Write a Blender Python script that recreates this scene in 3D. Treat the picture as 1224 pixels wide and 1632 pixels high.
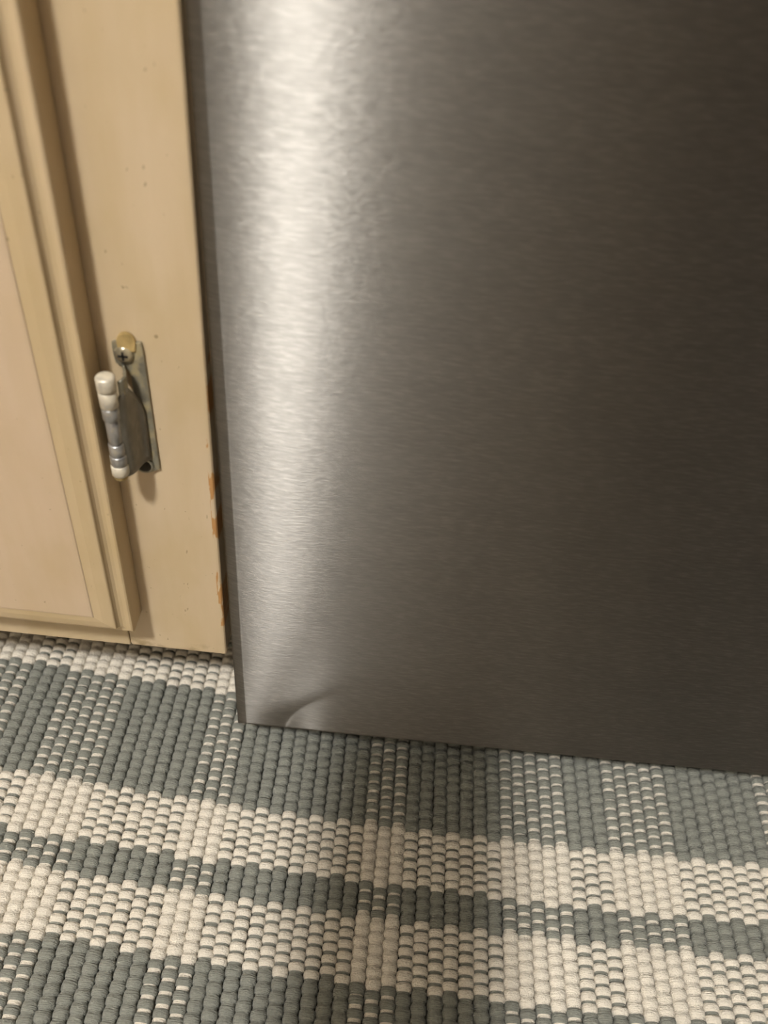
import bpy, bmesh, math, random
import numpy as np
from mathutils import Matrix, Vector

for o in list(bpy.data.objects):
    bpy.data.objects.remove(o, do_unlink=True)
scene = bpy.context.scene
COL = scene.collection
rng = random.Random(7)
nrg = np.random.default_rng(7)

# ------------------------------------------------------------------ camera
CAM_Z = 0.46
cam_data = bpy.data.cameras.new('camera')
cam = bpy.data.objects.new('camera', cam_data)
COL.objects.link(cam)
R = ((0.99440978, 0.10548901, 0.00461153),
     (0.06991616, -0.69054724, 0.71990016),
     (0.07912603, -0.71555334, -0.69406231))       # columns: right, image-down, forward
m = Matrix.Identity(4)
for i in range(3):
    m[i][0] = R[i][0]; m[i][1] = -R[i][1]; m[i][2] = -R[i][2]
m[2][3] = CAM_Z
cam.matrix_world = m
cam_data.sensor_fit = 'VERTICAL'
cam_data.sensor_height = 36.0
cam_data.sensor_width = 27.0
cam_data.lens = 36.0 * 1421.0 / 1632.0
cam_data.clip_start = 0.01
cam_data.dof.use_dof = True
cam_data.dof.focus_distance = 0.44
cam_data.dof.aperture_fstop = 9.0
scene.camera = cam

# ------------------------------------------------------------------ world, exposure
world = bpy.data.worlds.new('world')
scene.world = world
world.use_nodes = True
world.node_tree.nodes['Background'].inputs[0].default_value = (0.30, 0.28, 0.25, 1)
world.node_tree.nodes['Background'].inputs[1].default_value = 0.02
vs = scene.view_settings
vs.view_transform = 'Standard'
vs.look = 'None'
vs.gamma = 1.0
vs.use_curve_mapping = False
vs.exposure = 0.0

LAMP = (-0.54, -1.06, 2.36)          # ceiling lamp
LAMP_R = 0.100
LAMP_POWER = 625.0                   # emission strength of the glowing bowl
LAMP_COL = (1.0, 0.965, 0.91)

# ------------------------------------------------------------------ helpers
def new_obj(name, verts, faces, mat=None, parent=None, smooth=False, origin=(0, 0, 0)):
    if parent is not None:
        origin = world_loc(parent)
    me = bpy.data.meshes.new(name)
    me.from_pydata([(v[0]-origin[0], v[1]-origin[1], v[2]-origin[2]) for v in verts], [], faces)
    me.update()
    bm = bmesh.new(); bm.from_mesh(me)
    bmesh.ops.recalc_face_normals(bm, faces=bm.faces)
    bm.to_mesh(me); bm.free()
    if smooth:
        me.polygons.foreach_set('use_smooth', [True]*len(me.polygons))
    o = bpy.data.objects.new(name, me)
    COL.objects.link(o)
    if mat: me.materials.append(mat)
    if parent is not None:
        o.parent = parent
    else:
        o.location = origin
    return o

def world_loc(o):
    l = Vector((0, 0, 0))
    while o is not None:
        l += o.location; o = o.parent
    return l

def empty(name, loc, label=None, cat=None, group=None):
    o = bpy.data.objects.new(name, None)
    o.empty_display_size = 0.05
    COL.objects.link(o); o.location = loc
    if label: o['label'] = label
    if cat: o['category'] = cat
    if group: o['group'] = group
    return o

def from_bm(name, bm, mat=None, parent=None, smooth=False, origin=(0, 0, 0)):
    if parent is not None: origin = world_loc(parent)
    bmesh.ops.translate(bm, verts=bm.verts, vec=-Vector(origin))
    bmesh.ops.recalc_face_normals(bm, faces=bm.faces)
    me = bpy.data.meshes.new(name); bm.to_mesh(me); bm.free()
    if smooth: me.polygons.foreach_set('use_smooth', [True]*len(me.polygons))
    o = bpy.data.objects.new(name, me); COL.objects.link(o)
    if mat: me.materials.append(mat)
    if parent is not None: o.parent = parent
    else: o.location = origin
    return o

def box_bm(lo, hi, bevel=0.0, seg=2):
    bm = bmesh.new()
    bmesh.ops.create_cube(bm, size=1.0)
    for v in bm.verts:
        v.co = Vector([(lo[k]+hi[k])/2 + v.co[k]*(hi[k]-lo[k]) for k in range(3)])
    if bevel:
        bmesh.ops.bevel(bm, geom=bm.edges[:], offset=bevel, segments=seg, profile=0.6, affect='EDGES')
    return bm

def box(name, lo, hi, mat, parent=None, bevel=0.0, seg=2, smooth=False):
    org = (0, 0, 0) if parent else ((lo[0]+hi[0])/2, (lo[1]+hi[1])/2, lo[2])
    return from_bm(name, box_bm(lo, hi, bevel, seg), mat, parent, smooth, org)

def lathe(name, prof, axis_pt, mat, parent, n=24, axis='Z', smooth=True):
    """prof: list of (radius, t) along axis"""
    vs_, fs = [], []
    for r, t in prof:
        for k in range(n):
            a = 2*math.pi*k/n
            c, s = r*math.cos(a), r*math.sin(a)
            if axis == 'Z': vs_.append((axis_pt[0]+c, axis_pt[1]+s, axis_pt[2]+t))
            else: vs_.append((axis_pt[0]+c, axis_pt[1]+t, axis_pt[2]+s))
    for i in range(len(prof)-1):
        for k in range(n):
            k2 = (k+1) % n
            fs.append((i*n+k, i*n+k2, (i+1)*n+k2, (i+1)*n+k))
    fs.append(tuple(range(n))); fs.append(tuple((len(prof)-1)*n+k for k in range(n)))
    return new_obj(name, vs_, fs, mat, parent, smooth)

class NT:
    def __init__(self, name):
        self.mat = bpy.data.materials.new(name); self.mat.use_nodes = True
        self.t = self.mat.node_tree; self.n = self.t.nodes; self.l = self.t.links
        self.bsdf = self.n['Principled BSDF']
    def node(self, typ, **kw):
        nd = self.n.new(typ)
        for k, v in kw.items(): setattr(nd, k, v)
        return nd
    def link(self, a, b): self.l.new(a, b)
    def pos(self, scale=(1, 1, 1)):
        g = self.node('ShaderNodeNewGeometry')
        mp = self.node('ShaderNodeMapping'); mp.inputs['Scale'].default_value = scale
        self.link(g.outputs['Position'], mp.inputs['Vector'])
        return mp.outputs['Vector']
    def noise(self, scale=(1, 1, 1), s=1.0, detail=3.0, rough=0.55, vec=None):
        nz = self.node('ShaderNodeTexNoise')
        nz.inputs['Scale'].default_value = s; nz.inputs['Detail'].default_value = detail
        nz.inputs['Roughness'].default_value = rough
        self.link(vec or self.pos(scale), nz.inputs['Vector'])
        return nz.outputs['Fac']
    def ramp(self, fac, stops):
        r = self.node('ShaderNodeValToRGB')
        el = r.color_ramp.elements
        while len(el) < len(stops): el.new(0.5)
        for e, (p, c) in zip(el, stops):
            e.position = p; e.color = (c if isinstance(c, tuple) else (c, c, c)) + (1,)
        self.link(fac, r.inputs['Fac'])
        return r.outputs['Color']
    def mix(self, fac, a, b, mode='MIX'):
        mx = self.node('ShaderNodeMix', data_type='RGBA', blend_type=mode)
        for sock, val in ((mx.inputs[0], fac), (mx.inputs[6], a), (mx.inputs[7], b)):
            if hasattr(val, 'is_output'): self.link(val, sock)
            elif isinstance(val, tuple): sock.default_value = val + (1,)
            else: sock.default_value = val
        return mx.outputs[2]
    def math(self, op, a, b=0.0, clamp=False):
        nd = self.node('ShaderNodeMath', operation=op, use_clamp=clamp)
        for sock, val in ((nd.inputs[0], a), (nd.inputs[1], b)):
            if hasattr(val, 'is_output'): self.link(val, sock)
            else: sock.default_value = val
        return nd.outputs[0]
    def sep(self):
        g = self.node('ShaderNodeNewGeometry'); s = self.node('ShaderNodeSeparateXYZ')
        self.link(g.outputs['Position'], s.inputs[0]); return s.outputs
    def bump(self, h, strength=0.3, dist=0.001):
        b = self.node('ShaderNodeBump'); b.inputs['Strength'].default_value = strength
        b.inputs['Distance'].default_value = dist
        self.link(h, b.inputs['Height']); self.link(b.outputs['Normal'], self.bsdf.inputs['Normal'])
    def set(self, col=None, rough=None, metal=None, spec=None):
        I = self.bsdf.inputs
        for key, val in (('Base Color', col), ('Roughness', rough), ('Metallic', metal), ('Specular IOR Level', spec)):
            if val is None: continue
            if hasattr(val, 'is_output'): self.link(val, I[key])
            elif isinstance(val, tuple): I[key].default_value = val + (1,)
            else: I[key].default_value = val
        return self

# ------------------------------------------------------------------ materials
def mat_paint(name, tint=(1, 1, 1), chip=False):
    t = NT(name)
    A = tuple(a*b for a, b in zip((0.550, 0.432, 0.262), tint))
    B = tuple(a*b for a, b in zip((0.610, 0.490, 0.330), tint))
    streak = t.ramp(t.noise((60, 60, 7), 1.0, 4), [(0.30, 0.0), (0.70, 1.0)])
    col = t.mix(streak, A, B)
    blot = t.ramp(t.noise((38, 38, 22), 1.0, 3), [(0.46, 0.0), (0.80, 0.5)])
    col = t.mix(blot, col, tuple(a*b for a, b in zip((0.47, 0.36, 0.18), tint)))
    # small dirt specks and scuffs
    sp = t.ramp(t.noise((260, 260, 200), 1.0, 2, 0.5), [(0.735, 0.0), (0.775, 0.55)])
    col = t.mix(sp, col, (0.17, 0.11, 0.045))
    sc = t.ramp(t.noise((420, 420, 190), 1.0, 2, 0.5), [(0.73, 0.0), (0.79, 0.5)])
    col = t.mix(sc, col, (0.16, 0.10, 0.04))
    if chip:
        s = t.sep()
        # bare wood along the right arris where the paint has come off
        band = t.math('GREATER_THAN', s['X'], -0.0747)
        nz = t.ramp(t.noise((300, 10, 55), 1.0, 3), [(0.53, 0.0), (0.56, 1.0)])
        low = t.math('LESS_THAN', s['Z'], 0.262)
        hi = t.math('GREATER_THAN', s['Z'], 0.098)
        f = t.math('MULTIPLY', t.math('MULTIPLY', band, low), t.math('MULTIPLY', nz, hi))
        wood = t.mix(t.noise((900, 900, 90), 1.0, 3), (0.40, 0.19, 0.06), (0.56, 0.32, 0.13))
        col = t.mix(f, col, wood)
        # grime at the foot of the board
        g = t.ramp(s['Z'], [(0.074, 0.9), (0.083, 0.0)])
        gr = t.ramp(t.noise((130, 130, 160), 1.0, 4), [(0.50, 0.0), (0.66, 0.8)])
        col = t.mix(t.math('MULTIPLY', g, gr), col, (0.22, 0.15, 0.06))
    t.set(col, 0.42, 0.0, 0.35)
    t.bump(t.noise((120, 120, 14), 1.0, 4), 0.12, 0.0006)
    return t.mat

M = {}
M['paint'] = mat_paint('cream_paint')
M['paint_stile'] = mat_paint('cream_paint_stile', (1.02, 1.02, 1.04), chip=True)
M['paint_panel'] = mat_paint('cream_paint_panel', (1.03, 1.01, 1.10))
M['paint_door'] = mat_paint('cream_paint_door', (1.02, 1.0, 0.95))

def mat_plain(name, col, rough=0.6, metal=0.0, var=0.12, scale=30.0, bump=0.1, spec=0.4):
    t = NT(name)
    c = t.mix(t.noise((1, 1, 1), scale, 4), tuple(x*(1-var) for x in col), tuple(x*(1+var) for x in col))
    t.set(c, rough, metal, spec)
    if bump: t.bump(t.noise((1, 1, 1), scale*3, 4), bump, 0.001)
    return t.mat

M['toe'] = mat_plain('toe_kick_dark', (0.10, 0.075, 0.05), 0.7)
M['black'] = mat_plain('black_plastic', (0.02, 0.02, 0.02), 0.55)
M['grey_metal'] = mat_plain('grey_cabinet_metal', (0.14, 0.135, 0.13), 0.5)
M['wall'] = mat_plain('wall_paint', (0.36, 0.32, 0.26), 0.8, scale=4)
M['dark_wall'] = mat_plain('added_wall_dark_brown', (0.022, 0.014, 0.008), 0.6, scale=4)  # near-black finish for the added wall that the steel reflects
M['ceil'] = mat_plain('ceiling_paint', (0.45, 0.42, 0.37), 0.85, scale=4)
M['floor'] = mat_plain('floor_vinyl', (0.26, 0.19, 0.12), 0.45, scale=6)

def mat_steel():
    t = NT('brushed_stainless_steel')
    tint = t.mix(t.noise((14, 1, 90), 1.0, 4), (0.175, 0.170, 0.160), (0.205, 0.199, 0.189))
    # streaky polish marks of the sharper lobe
    grain = t.ramp(t.noise((170, 1, 1000), 1.0, 3, 0.6), [(0.30, 0.82), (0.5, 0.98), (0.72, 1.32)])
    streaked = t.mix(1.0, tint, grain, 'MULTIPLY')
    tg = t.node('ShaderNodeCombineXYZ')
    tg.inputs[0].default_value = 1.0; tg.inputs[1].default_value = 0.0; tg.inputs[2].default_value = 0.0
    h1 = t.noise((270, 1, 1700), 1.0, 1)
    h2 = t.noise((600, 1, 3200), 1.0, 1)
    h = t.math('ADD', h1, t.math('MULTIPLY', h2, 0.35))
    bp = t.node('ShaderNodeBump'); bp.inputs['Strength'].default_value = 0.20; bp.inputs['Distance'].default_value = 0.0004
    t.link(h, bp.inputs['Height'])
    lobes = []
    for ax, ay in ((0.80, 0.068), (0.95, 0.175)):     # spread up-down, spread sideways
        a = 1.0 - math.sqrt(ay/ax)
        g = t.node('ShaderNodeBsdfAnisotropic')
        g.distribution = 'BECKMANN'
        r0 = math.sqrt(math.sqrt(ax*ay))
        g.inputs['Roughness'].default_value = r0
        g.inputs['Anisotropy'].default_value = a
        t.link(tint if lobes else streaked, g.inputs['Color']); t.link(tg.outputs[0], g.inputs['Tangent']); t.link(bp.outputs['Normal'], g.inputs['Normal'])
        lobes.append(g)
    mx = t.node('ShaderNodeMixShader'); mx.inputs[0].default_value = 0.30
    t.link(lobes[0].outputs[0], mx.inputs[1]); t.link(lobes[1].outputs[0], mx.inputs[2])
    out = t.n['Material Output']
    t.link(mx.outputs[0], out.inputs['Surface'])
    t.n.remove(t.bsdf)
    return t.mat
M['steel'] = mat_steel()

def mat_yarn(name, a, b, strand, fuzz):
    t = NT(name)
    c = t.mix(t.noise((900, 260, 900), 1.0, 3), a, b)
    c = t.mix(t.ramp(t.noise((1, 1, 1), 22.0, 2), [(0.35, 0.0), (0.75, 0.25)]), c, tuple(x*0.8 for x in a))
    t.set(c, 0.9, 0.0, 0.15)
    t.bsdf.inputs['Sheen Weight'].default_value = 0.15
    t.bsdf.inputs['Sheen Roughness'].default_value = 0.6
    w = t.noise((220, 1700, 400), 1.0, 2)           # strands lying across the rib
    f = t.noise((1, 1, 1), 1000.0, 3)
    t.bump(t.math('ADD', t.math('MULTIPLY', w, strand), t.math('MULTIPLY', f, fuzz)), 0.8, 0.0016)
    return t.mat
M['sage'] = mat_yarn('sage_cotton_yarn', (0.192, 0.200, 0.175), (0.280, 0.288, 0.255), 1.0, 0.35)
M['cream'] = mat_yarn('cream_cotton_yarn', (0.67, 0.62, 0.53), (0.82, 0.77, 0.68), 0.55, 0.6)
M['backing'] = mat_plain('rug_backing', (0.06, 0.06, 0.05), 0.9, scale=200)

def mat_oldmetal(name, metal_col, paint_col, lo, hi, rough=0.42):
    t = NT(name)
    f = t.ramp(t.noise((160, 160, 110), 1.0, 4, 0.6), [(lo, 0.0), (hi, 1.0)])
    mcol = t.mix(t.noise((500, 500, 160), 1.0, 3), tuple(x*0.55 for x in metal_col), tuple(x*1.25 for x in metal_col))
    c = t.mix(f, mcol, paint_col)
    inv = t.math('SUBTRACT', 1.0, f)
    t.set(c, rough, t.math('MULTIPLY', inv, 0.75))
    t.bump(t.noise((1, 1, 1), 420.0, 4), 0.25, 0.0005)
    return t.mat
M['hinge_plate'] = mat_oldmetal('tarnished_hinge_plate', (0.34, 0.33, 0.27), (0.36, 0.30, 0.17), 0.48, 0.66)
M['hinge_leaf'] = mat_oldmetal('dark_hinge_leaf', (0.25, 0.235, 0.20), (0.16, 0.14, 0.10), 0.5, 0.7)
M['hinge_barrel'] = mat_oldmetal('worn_hinge_barrel', (0.46, 0.46, 0.46), (0.42, 0.37, 0.25), 0.55, 0.70, 0.35)
M['hinge_cap'] = mat_oldmetal('painted_hinge_cap', (0.60, 0.58, 0.53), (0.66, 0.60, 0.48), 0.35, 0.55)
M['hinge_brass'] = mat_oldmetal('painted_hinge_tab', (0.44, 0.34, 0.15), (0.50, 0.36, 0.15), 0.35, 0.6)
M['screw'] = mat_oldmetal('dull_screw', (0.42, 0.38, 0.28), (0.45, 0.37, 0.22), 0.5, 0.7, 0.3)
M['dark_screw'] = mat_plain('dark_screw', (0.035, 0.028, 0.018), 0.5, 0.6)
M['slot'] = mat_plain('screw_slot_black', (0.012, 0.010, 0.008), 0.8)  # near-black colour of the crossed slot bars

def mat_emit(name, col, strength):
    t = NT(name)
    t.set((0.8, 0.78, 0.72), 0.4)
    t.bsdf.inputs['Emission Color'].default_value = col + (1,)
    t.bsdf.inputs['Emission Strength'].default_value = strength
    return t.mat
M['glow'] = mat_emit('glowing_lamp_glass', LAMP_COL, LAMP_POWER)

# ------------------------------------------------------------------ room shell
def struct(o):
    o['kind'] = 'structure'; return o
FZ = -0.009
struct(box('floor', (-2.0, -2.3, FZ-0.05), (2.6, 1.05, FZ), M['floor']))
struct(box('ceiling', (-2.0, -2.3, 2.46), (2.6, 1.05, 2.52), M['ceil']))
struct(box('wall_behind_cabinet', (-2.0, 0.95, FZ), (2.6, 1.05, 2.46), M['wall']))
struct(box('wall_left', (-2.1, -2.3, FZ), (-2.0, 1.05, 2.46), M['wall']))
struct(box('wall_opposite', (-2.0, -2.4, FZ), (2.6, -2.3, 2.46), M['wall']))
struct(box('added_dark_wall', (0.72, -2.3, FZ), (0.82, 0.05, 2.46), M['dark_wall']))  # unseen wall added to darken the right side of the steel's reflection

# ------------------------------------------------------------------ ceiling lamp
lamp = empty('ceiling_lamp', (LAMP[0], LAMP[1], 2.46), 'round glass ceiling lamp that lights the kitchen from above', 'lamp')
lathe('lamp_base', [(0.04, 0.0), (0.075, 0.0), (0.078, -0.02), (0.07, -0.03)][::-1], (LAMP[0], LAMP[1], 2.46), M['grey_metal'], lamp, 32)
prof = []
for k in range(10):
    a = math.pi*(0.08 + 0.90*k/9)
    prof.append((LAMP_R*math.sin(a)+0.001, LAMP_R*0.8*math.cos(a)))
lathe('lamp_globe', prof, (LAMP[0], LAMP[1], LAMP[2]-0.022), M['glow'], lamp, 32)

# ------------------------------------------------------------------ rug
rug = empty('woven_rug', (0.05, 0.15, FZ), 'chunky woven cotton rug in sage green and cream plaid', 'rug')
PITCH = 0.0075
SEQ = [('Q', 5), ('P', 7), ('Q', 3), ('P', 10), ('Q', 3), ('P', 7), ('Q', 5), ('P', 3)]
ZONE = ''.join(c*n for c, n in SEQ)
X0 = -0.178
Y_REF = 0.2293
# list of beads as (y_near, length, colour) relative to Y_REF, built both ways
beads = []
y = 0.0
for rep in range(5):
    for c, n, L in (('C', 6, 0.0054), ('S', 3, 0.00567), ('C', 6, 0.0054), ('S', 12, 0.0058)):
        for k in range(n):
            y -= L; beads.append((y, L, c))
y = 0.0
for c, n, L in (('S', 12, 0.00586), ('C', 6, 0.0056), ('S', 3, 0.0057), ('C', 6, 0.0056), ('S', 12, 0.0058)):
    for k in range(n):
        beads.append((y, L, c)); y += L
beads.sort()
Y_MIN, Y_MAX = -0.16, 0.385
I0, I1 = -30, 92
NA = 9
angs = np.linspace(-math.radians(112), math.radians(112), NA)
sinA = np.sign(np.sin(angs))*np.abs(np.sin(angs))**0.85
cosA = np.sign(np.cos(angs))*np.abs(np.cos(angs))**0.72      # slightly squared-off ribs
org = world_loc(rug)
for i in range(I0, I1):
    zone = ZONE[i % 43]
    xc = X0 + (i+0.5)*PITCH
    bow = 0.12*(xc-0.12)**2
    half = 0.5 if i % 2 else 0.0
    ys, rs, xo, cl = [], [], [], []      # stations; cl = material of the segment after the station
    wob = rng.uniform(0, 6.28)
    for (by, L, c) in beads:
        yy = Y_REF + bow + by + half*0.0056
        if yy < Y_MIN or yy > Y_MAX: continue
        main = 0 if c == 'S' else 1
        sl = 0 if zone == 'P' else 1
        same = (main == sl)
        frac = rng.uniform(0.20, 0.33) if not same else 0.14
        if not same and rng.random() < 0.05: frac = 0.09
        if not same and rng.random() < 0.08: frac = 0.34
        j = rng.uniform(-0.05, 0.05)
        rj = (1.0 if main == 0 else 1.035) + rng.uniform(-0.04, 0.035)
        xj = rng.uniform(-0.00012, 0.00012) + 0.0002*math.sin(wob + yy*60)
        pinch = 0.85 if (same and main == 1) else (0.82 if same else 0.83)
        bl = 1.0-frac
        # sliver nearest the camera, then the bead behind it
        ys += [yy, yy + L*frac*0.5]
        rs += [pinch, pinch + 0.05]
        cl += [sl, sl]
        base = yy + L*frac
        ys += [base, base + L*bl*0.13, base + L*bl*(0.48+j), base + L*bl*0.87]
        rs += [pinch, 0.965*rj, 1.0*rj, 0.965*rj]
        cl += [main]*4
        xo += [xj]*6
    ys = np.array(ys); rs = np.array(rs); xo = np.array(xo)
    o_ = np.argsort(ys, kind='stable'); ys, rs, xo, clv = ys[o_], rs[o_], xo[o_], np.array(cl)[o_]
    n = len(ys)
    W, Hh = PITCH*0.525, 0.0042
    V = np.empty((n, NA, 3))
    V[:, :, 0] = xc + xo[:, None] + rs[:, None]**1.15*W*sinA[None, :]
    V[:, :, 1] = ys[:, None]
    V[:, :, 2] = -0.0032 + (rs[:, None]**1.6)*Hh*cosA[None, :]
    V -= np.array(org)
    a = np.arange((n-1)*(NA-1)); r_, c_ = a//(NA-1), a % (NA-1)
    F = np.stack([r_*NA+c_, r_*NA+c_+1, (r_+1)*NA+c_+1, (r_+1)*NA+c_], 1)
    me = bpy.data.meshes.new('yarn_rib')
    me.vertices.add(n*NA); me.vertices.foreach_set('co', V.reshape(-1))
    nf = len(F)
    me.loops.add(nf*4); me.loops.foreach_set('vertex_index', F.reshape(-1).astype(np.int32))
    me.polygons.add(nf)
    me.polygons.foreach_set('loop_start', np.arange(0, nf*4, 4, dtype=np.int32))
    me.polygons.foreach_set('loop_total', np.full(nf, 4, dtype=np.int32))
    me.polygons.foreach_set('material_index', clv[r_].astype(np.int32))
    me.polygons.foreach_set('use_smooth', np.ones(nf, dtype=bool))
    me.materials.append(M['sage']); me.materials.append(M['cream'])
    me.update(calc_edges=True); me.validate()
    ob = bpy.data.objects.new('yarn_rib', me); COL.objects.link(ob); ob.parent = rug
xa, xb = X0+I0*PITCH, X0+I1*PITCH
box('backing', (xa, Y_MIN, FZ), (xb, Y_MAX, -0.0042), M['backing'], rug, 0.001, 1)

# ------------------------------------------------------------------ base cabinet
YF = 0.280           # face-frame plane
XR = -0.0723         # right edge of the face frame
ZB = 0.0740          # underside of the face frame
cab = empty('base_cabinet', (-0.27, 0.45, FZ), 'cream painted wooden base cabinet with raised-panel door and worn hinge', 'cabinet')
def roundbox(name, lo, hi, mat, parent, r=0.0018):
    return from_bm(name, box_bm(lo, hi, r, 3), mat, parent, False)
st = roundbox('stile', (-0.1228, YF, ZB), (XR, YF+0.019, 0.86), M['paint_stile'], cab, 0.0016)
roundbox('stile', (-0.490, YF, ZB), (-0.440, YF+0.019, 0.86), M['paint'], cab, 0.0012)
roundbox('bottom_rail', (-0.4398, YF+0.0002, ZB-0.0003), (-0.1231, YF+0.019, 0.124), M['paint'], cab, 0.0008)
roundbox('top_rail', (-0.4398, YF+0.0002, 0.80), (-0.1231, YF+0.019, 0.86), M['paint'], cab, 0.0008)
box('side_panel', (-0.090, YF+0.019, 0.085), (XR-0.0012, 0.88, 0.86), M['paint'], cab)
box('side_panel', (-0.489, YF+0.019, 0.085), (-0.473, 0.88, 0.86), M['paint'], cab)
box('bottom_board', (-0.473, YF+0.019, 0.088), (-0.090, 0.88, 0.100), M['paint'], cab)
box('back_board', (-0.473, 0.874, 0.10), (-0.090, 0.88, 0.86), M['paint'], cab)
box('toe_kick_board', (-0.489, 0.412, FZ), (-0.074, 0.425, 0.0878), M['toe'], cab)
box('toe_kick_side', (-0.090, 0.425, FZ), (-0.074, 0.88, 0.0848), M['toe'], cab)
box('worktop', (-0.505, 0.262, 0.86), (-0.0735, 0.90, 0.895), M['paint_panel'], cab, 0.004)

# door: nested rectangular loops (inset from the edge, height above the frame)
DX0, DX1, DZ0, DZ1 = -0.4500, -0.1137, 0.1045, 0.8150
def rect_loops(loops, close_front=True, close_back=True):
    vs_, fs = [], []
    for ins, t in loops:
        vs_ += [(DX0+ins, YF-t*1.09, DZ0+ins), (DX1-ins, YF-t*1.09, DZ0+ins), (DX1-ins, YF-t, DZ1-ins), (DX0+ins, YF-t, DZ1-ins)]
    for k in range(len(loops)-1):
        for q in range(4):
            a, b = k*4+q, k*4+(q+1) % 4
            fs.append((a, b, b+4, a+4))
    if close_back: fs.append((3, 2, 1, 0))
    if close_front:
        e = (len(loops)-1)*4; fs.append((e, e+1, e+2, e+3))
    return vs_, fs
loops = [(0.0, 0.0004), (0.0, 0.0122), (0.0004, 0.0131), (0.0012, 0.0135), (0.0030, 0.0136), (0.0044, 0.0139),
         (0.0056, 0.0147), (0.0063, 0.0158), (0.0066, 0.0168), (0.0070, 0.0172), (0.0078, 0.0174),
         (0.0120, 0.0181), (0.0158, 0.0184)]
v_, f_ = rect_loops(loops)
door = new_obj('door', v_, f_, M['paint_door'], cab)
loops2 = [(0.0158, 0.0180), (0.0158, 0.01855), (0.0162, 0.0188), (0.0172, 0.0189)]
v_, f_ = rect_loops(loops2)
new_obj('raised_panel', v_, f_, M['paint_panel'], door)

# ------------------------------------------------------------------ hinge
def extrude_poly(name, pts, y0, y1, mat, parent, bevel=0.0):
    """polygon in x,z given in mm, extruded between two y planes"""
    bm = bmesh.new()
    vv = [bm.verts.new((x/1000, y0, z/1000)) for x, z in pts]
    f = bm.faces.new(vv)
    ex = bmesh.ops.extrude_face_region(bm, geom=[f])
    bmesh.ops.translate(bm, verts=[e for e in ex['geom'] if isinstance(e, bmesh.types.BMVert)], vec=(0, y1-y0, 0))
    if bevel:
        bmesh.ops.bevel(bm, geom=bm.edges[:], offset=bevel, segments=2, profile=0.6, affect='EDGES')
    return from_bm(name, bm, mat, parent)

plate_pts = [(-106.9, 255.4), (-107.4, 262.0), (-107.3, 264.8), (-104.6, 265.6), (-98.6, 265.6), (-96.0, 265.6),
             (-95.6, 262.0), (-94.9, 202.6), (-96.6, 201.4), (-98.6, 200.4), (-102.2, 199.4), (-105.2, 201.6), (-105.8, 205.0), (-104.0, 209.0),
             (-101.6, 213.0), (-101.6, 250.0), (-102.6, 252.4)]
hinge = extrude_poly('hinge', plate_pts, YF-0.0014, YF-0.0001, M['hinge_plate'], cab, 0.00025)
hinge['label'] = 'tarnished metal cabinet hinge with worn barrel and two screws'
# rounded, yellowed tab above the top screw
tab = [(-105.0, 261.5)] + [(-101.6+3.7*math.cos(a), 265.2+4.4*math.sin(a)) for a in [math.pi*(1-k/10) for k in range(11)]] + [(-98.4, 261.5)]
extrude_poly('painted_tab', tab, YF-0.0022, YF-0.0002, M['hinge_brass'], hinge, 0.0006)
def screw(cx, cz, r, mat, slot=True):
    s = lathe('screw', [(r*0.9, 0.0), (r, -0.0006), (r*0.93, -0.0013), (r*0.62, -0.0020), (r*0.2, -0.0022)], (cx, YF-0.0012, cz), mat, hinge, 20, axis='Y')
    return s
screw(-0.1030, 0.2600, 0.0037, M['screw'])
yb = YF-0.0012-0.00205
for dx, dz in ((0.0019, 0.00045), (0.00045, 0.0019)):
    from_bm('screw_slot', box_bm((-0.1030-dx, yb-0.00028, 0.2600-dz), (-0.1030+dx, yb+0.001, 0.2600+dz)), M['slot'], hinge)
screw(-0.1012, 0.2043, 0.0033, M['dark_screw'])
lathe('screw_collar', [(0.0034, 0.0), (0.0040, -0.0004), (0.0040, -0.0010), (0.0034, -0.0012)], (-0.1012, YF-0.0012, 0.2043), M['hinge_plate'], hinge, 20, axis='Y')

# leaf: bent sheet that sweeps from the plate out to the barrel
PX, PY = -0.1068, 0.2655
def leaf(name, z0, z1, path, th, mat, top_curve=None):
    n = len(path); vs_, fs = [], []
    NZ = 12
    for kz in range(NZ+1):
        for k, (x, y_) in enumerate(path):
            zt = z1 if top_curve is None else top_curve(k/(n-1))
            z = z0 + (zt-z0)*kz/NZ
            if k == 0: tx, ty = path[1][0]-x, path[1][1]-y_
            elif k == n-1: tx, ty = x-path[k-1][0], y_-path[k-1][1]
            else: tx, ty = path[k+1][0]-path[k-1][0], path[k+1][1]-path[k-1][1]
            l = math.hypot(tx, ty); nx, ny = -ty/l*th/2, tx/l*th/2
            vs_.append((x+nx, y_+ny, z)); vs_.append((x-nx, y_-ny, z))
    W2 = n*2
    for kz in range(NZ):
        for k in range(n-1):
            for s in (0, 1):
                a = kz*W2+k*2+s
                fs.append((a, a+2, a+2+W2, a+W2))
        for k in (0, n-1):
            a = kz*W2+k*2; fs.append((a, a+1, a+1+W2, a+W2))
    for kz in (0, NZ):
        for k in range(n-1):
            a = kz*W2+k*2; fs.append((a, a+1, a+3, a+2))
    return new_obj(name, vs_, fs, mat, hinge, True)
path = [(-0.0978, YF-0.0020), (-0.0992, YF-0.0030), (-0.1004, YF-0.0050), (-0.1012, YF-0.0075), (-0.1018, YF-0.0100),
        (-0.1028, YF-0.0122), (-0.1040, YF-0.0136), (-0.1056, YF-0.0142)]
lf = leaf('leaf', 0.2085, 0.2470, path, 0.0011, M['hinge_leaf'],
     lambda u: 0.2340 + 0.0165*math.sin(min(1.0, u/0.62)*math.pi/2) - 0.0075*max(0.0, (u-0.62)/0.38))
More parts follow.
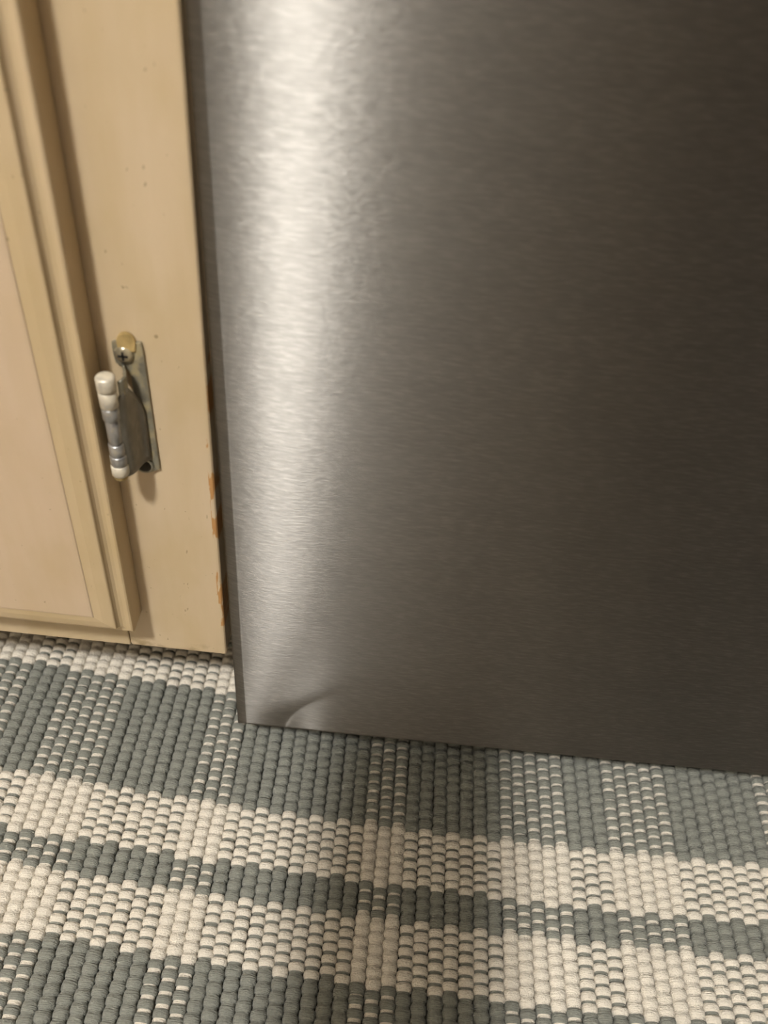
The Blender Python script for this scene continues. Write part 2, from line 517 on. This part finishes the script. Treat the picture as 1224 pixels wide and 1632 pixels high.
# curled ear near the top of the leaf
ear = [(-0.1040, YF-0.0016), (-0.1030, YF-0.0040), (-0.1020, YF-0.0062), (-0.1014, YF-0.0085), (-0.1018, YF-0.0105), (-0.1030, YF-0.0122)]
leaf('curled_ear', 0.2478, 0.2545, ear, 0.0009, M['hinge_plate'], lambda u: 0.2560 - 0.0015*u)
# barrel: stacked knuckles with a painted cap
def knuckle(name, z0, z1, r, mat, e=0.0004):
    return lathe(name, [(r-e, 0), (r, e), (r, z1-z0-e), (r-e, z1-z0)], (PX, PY, z0), mat, hinge, 24)
knuckle('pin_cap', 0.2520, 0.2585, 0.00375, M['hinge_cap'], 0.0007)
knuckle('knuckle', 0.2445, 0.2518, 0.00355, M['hinge_cap'])
knuckle('knuckle', 0.2385, 0.2443, 0.00335, M['hinge_barrel'])
knuckle('knuckle', 0.2265, 0.2383, 0.00275, M['hinge_barrel'])
knuckle('knuckle', 0.2205, 0.2263, 0.00310, M['hinge_barrel'])
knuckle('knuckle', 0.2155, 0.2203, 0.00335, M['hinge_barrel'])
knuckle('knuckle', 0.2100, 0.2153, 0.00355, M['hinge_cap'])
knuckle('pin_foot', 0.2078, 0.2099, 0.0028, M['hinge_brass'])
# wrap that carries the barrel over to the door edge
from_bm('door_leaf', box_bm((-0.1138, YF-0.0040, 0.2150), (-0.1090, YF-0.0022, 0.2420), 0.0004, 1), M['hinge_leaf'], hinge)

# ------------------------------------------------------------------ refrigerator
XL = -0.0661          # outermost left of the rolled edge
XC = -0.0602          # where the rolled edge meets the front
YP = 0.2620           # front plane near the left edge
ZP0, ZP1 = 0.0385, 0.735
XEND = 0.780
fridge = empty('refrigerator', (0.36, 0.55, FZ), 'brushed stainless steel refrigerator with a dented lower left door corner', 'refrigerator')
YAW = 0.009
def front_y(x, z):
    yv = YP + YAW*(x-XC)
    # faint crown towards the left edge
    u = max(0.0, (0.045-x)/0.107)
    yv += 0.0042*u**4
    # dent at the lower corner: valley with a sharp crease on its right
    h = z-ZP0
    cx = -0.0388 + 0.15*h + 17.0*h*h
    d = x-cx
    fall = math.exp(-(h/0.021)**1.8)
    if d < 0: g = math.exp(-(abs(d)/0.0095)**1.35)
    else: g = math.exp(-(d/0.0165)**1.1)
    yv += 0.0024*fall*g
    # broad soft buckle above it
    yv += 0.0012*math.exp(-((x+0.045-0.25*h)/0.016)**2)*math.exp(-(h/0.060)**2)
    return yv
xs = list(np.concatenate([np.linspace(XC, 0.03, 116), np.linspace(0.034, 0.12, 22), np.linspace(0.14, XEND-0.006, 24)]))
zs = list(np.concatenate([ZP0+np.linspace(0.0, 0.09, 76), ZP0+np.linspace(0.094, 0.20, 24), np.linspace(ZP0+0.215, ZP1, 30)]))
# left edge profile: (x offset from XL, depth behind the front) - back, turn, flat chamfer, crease
EDGE = [(0.0, 0.065), (0.0, 0.030), (0.0, 0.0046), (0.00012, 0.0034), (0.0004, 0.0025), (0.0009, 0.0018), (0.0017, 0.00128),
        (0.0030, 0.00080), (0.0042, 0.00043), (0.0052, 0.00015), (0.00565, 0.00003)]
vs_, fs = [], []
ny = len(EDGE) + len(xs) + 7
for z in zs:
    lean = -0.0070*min(z-ZP0, 0.38)
    yf = front_y(XC, z)
    k0 = 1.55*math.exp(-(z-ZP0)/0.045)          # lower hem follows the bent corner
    zc = z - k0*(yf-YP)
    for ex, ed in EDGE: vs_.append((XL+ex+lean, yf+ed, zc - k0*min(ed, 0.005)))
    for x in xs:
        yy = front_y(x, z)
        vs_.append((x+lean, yy, z - k0*(yy-YP-YAW*(x-XC))))
    yr = front_y(xs[-1], z)
    for k in range(1, 6):
        a = math.pi/2*k/5
        vs_.append((XEND-0.006+0.006*math.sin(a)+lean, yr+0.0085*(1-math.cos(a)), z))
    vs_.append((XEND+lean, 0.300, z)); vs_.append((XEND+lean, 0.335, z))
for r in range(len(zs)-1):
    for c in range(ny-1):
        a = r*ny+c; fs.append((a, a+1, a+1+ny, a+ny))
for r in (0, len(zs)-1):
    # hem folded back under the panel
    base = r*ny
    fs.append(tuple(base+c for c in range(ny)))
skin = new_obj('freezer_door', vs_, fs, M['steel'], fridge, True)
skin['label'] = 'brushed stainless door panel with a dent at its corner'
# keep the folded hem crisp
for p in skin.data.polygons:
    if len(p.vertices) > 4: p.use_smooth = False
box('door_liner', (XL+0.004, 0.336, ZP0+0.004), (XEND-0.004, 0.352, ZP1-0.002), M['black'], fridge, 0.002)
box('cabinet_body', (XL+0.002, 0.353, 0.030), (XEND-0.002, 0.92, 1.74), M['grey_metal'], fridge, 0.004)
box('upper_door', (XL, 0.272, ZP1+0.008), (XEND, 0.352, 1.74), M['steel'], fridge, 0.006, 3)
box('base_grille', (XL+0.02, 0.405, FZ+0.002), (XEND-0.02, 0.42, 0.0295), M['black'], fridge)
for fx in (XL+0.06, XEND-0.06):
    for fy in (0.44, 0.88):
        lathe('foot', [(0.016, 0.0), (0.018, 0.003), (0.018, 0.012), (0.008, 0.015), (0.008, 0.0385)], (fx, fy, FZ), M['black'], fridge, 16)

# ------------------------------------------------------------------ photographer's phone, unseen, set beside the lens to cast the rug shadow
ph = empty('smartphone', (0, 0, 0), 'black smartphone above the rug, its back to the cabinet', 'phone')
ph.matrix_world = m
ph.location = (m[0][3], m[1][3], m[2][3])
def phone_part(name, lo, hi, mat, bev, seg=3):
    bm = box_bm(lo, hi, bev, seg)
    me = bpy.data.meshes.new(name); bm.to_mesh(me); bm.free()
    me.materials.append(mat)
    o = bpy.data.objects.new(name, me); COL.objects.link(o); o.parent = ph
    return o
phone_part('phone_body', (-0.122, -0.105, 0.012), (-0.034, 0.044, 0.020), M['black'], 0.0035)
phone_part('screen', (-0.119, -0.102, 0.0200), (-0.037, 0.041, 0.0204), M['grey_metal'], 0.0001, 1)
phone_part('camera_bump', (-0.065, 0.012, 0.0105), (-0.037, 0.041, 0.0120), M['black'], 0.0006, 1)
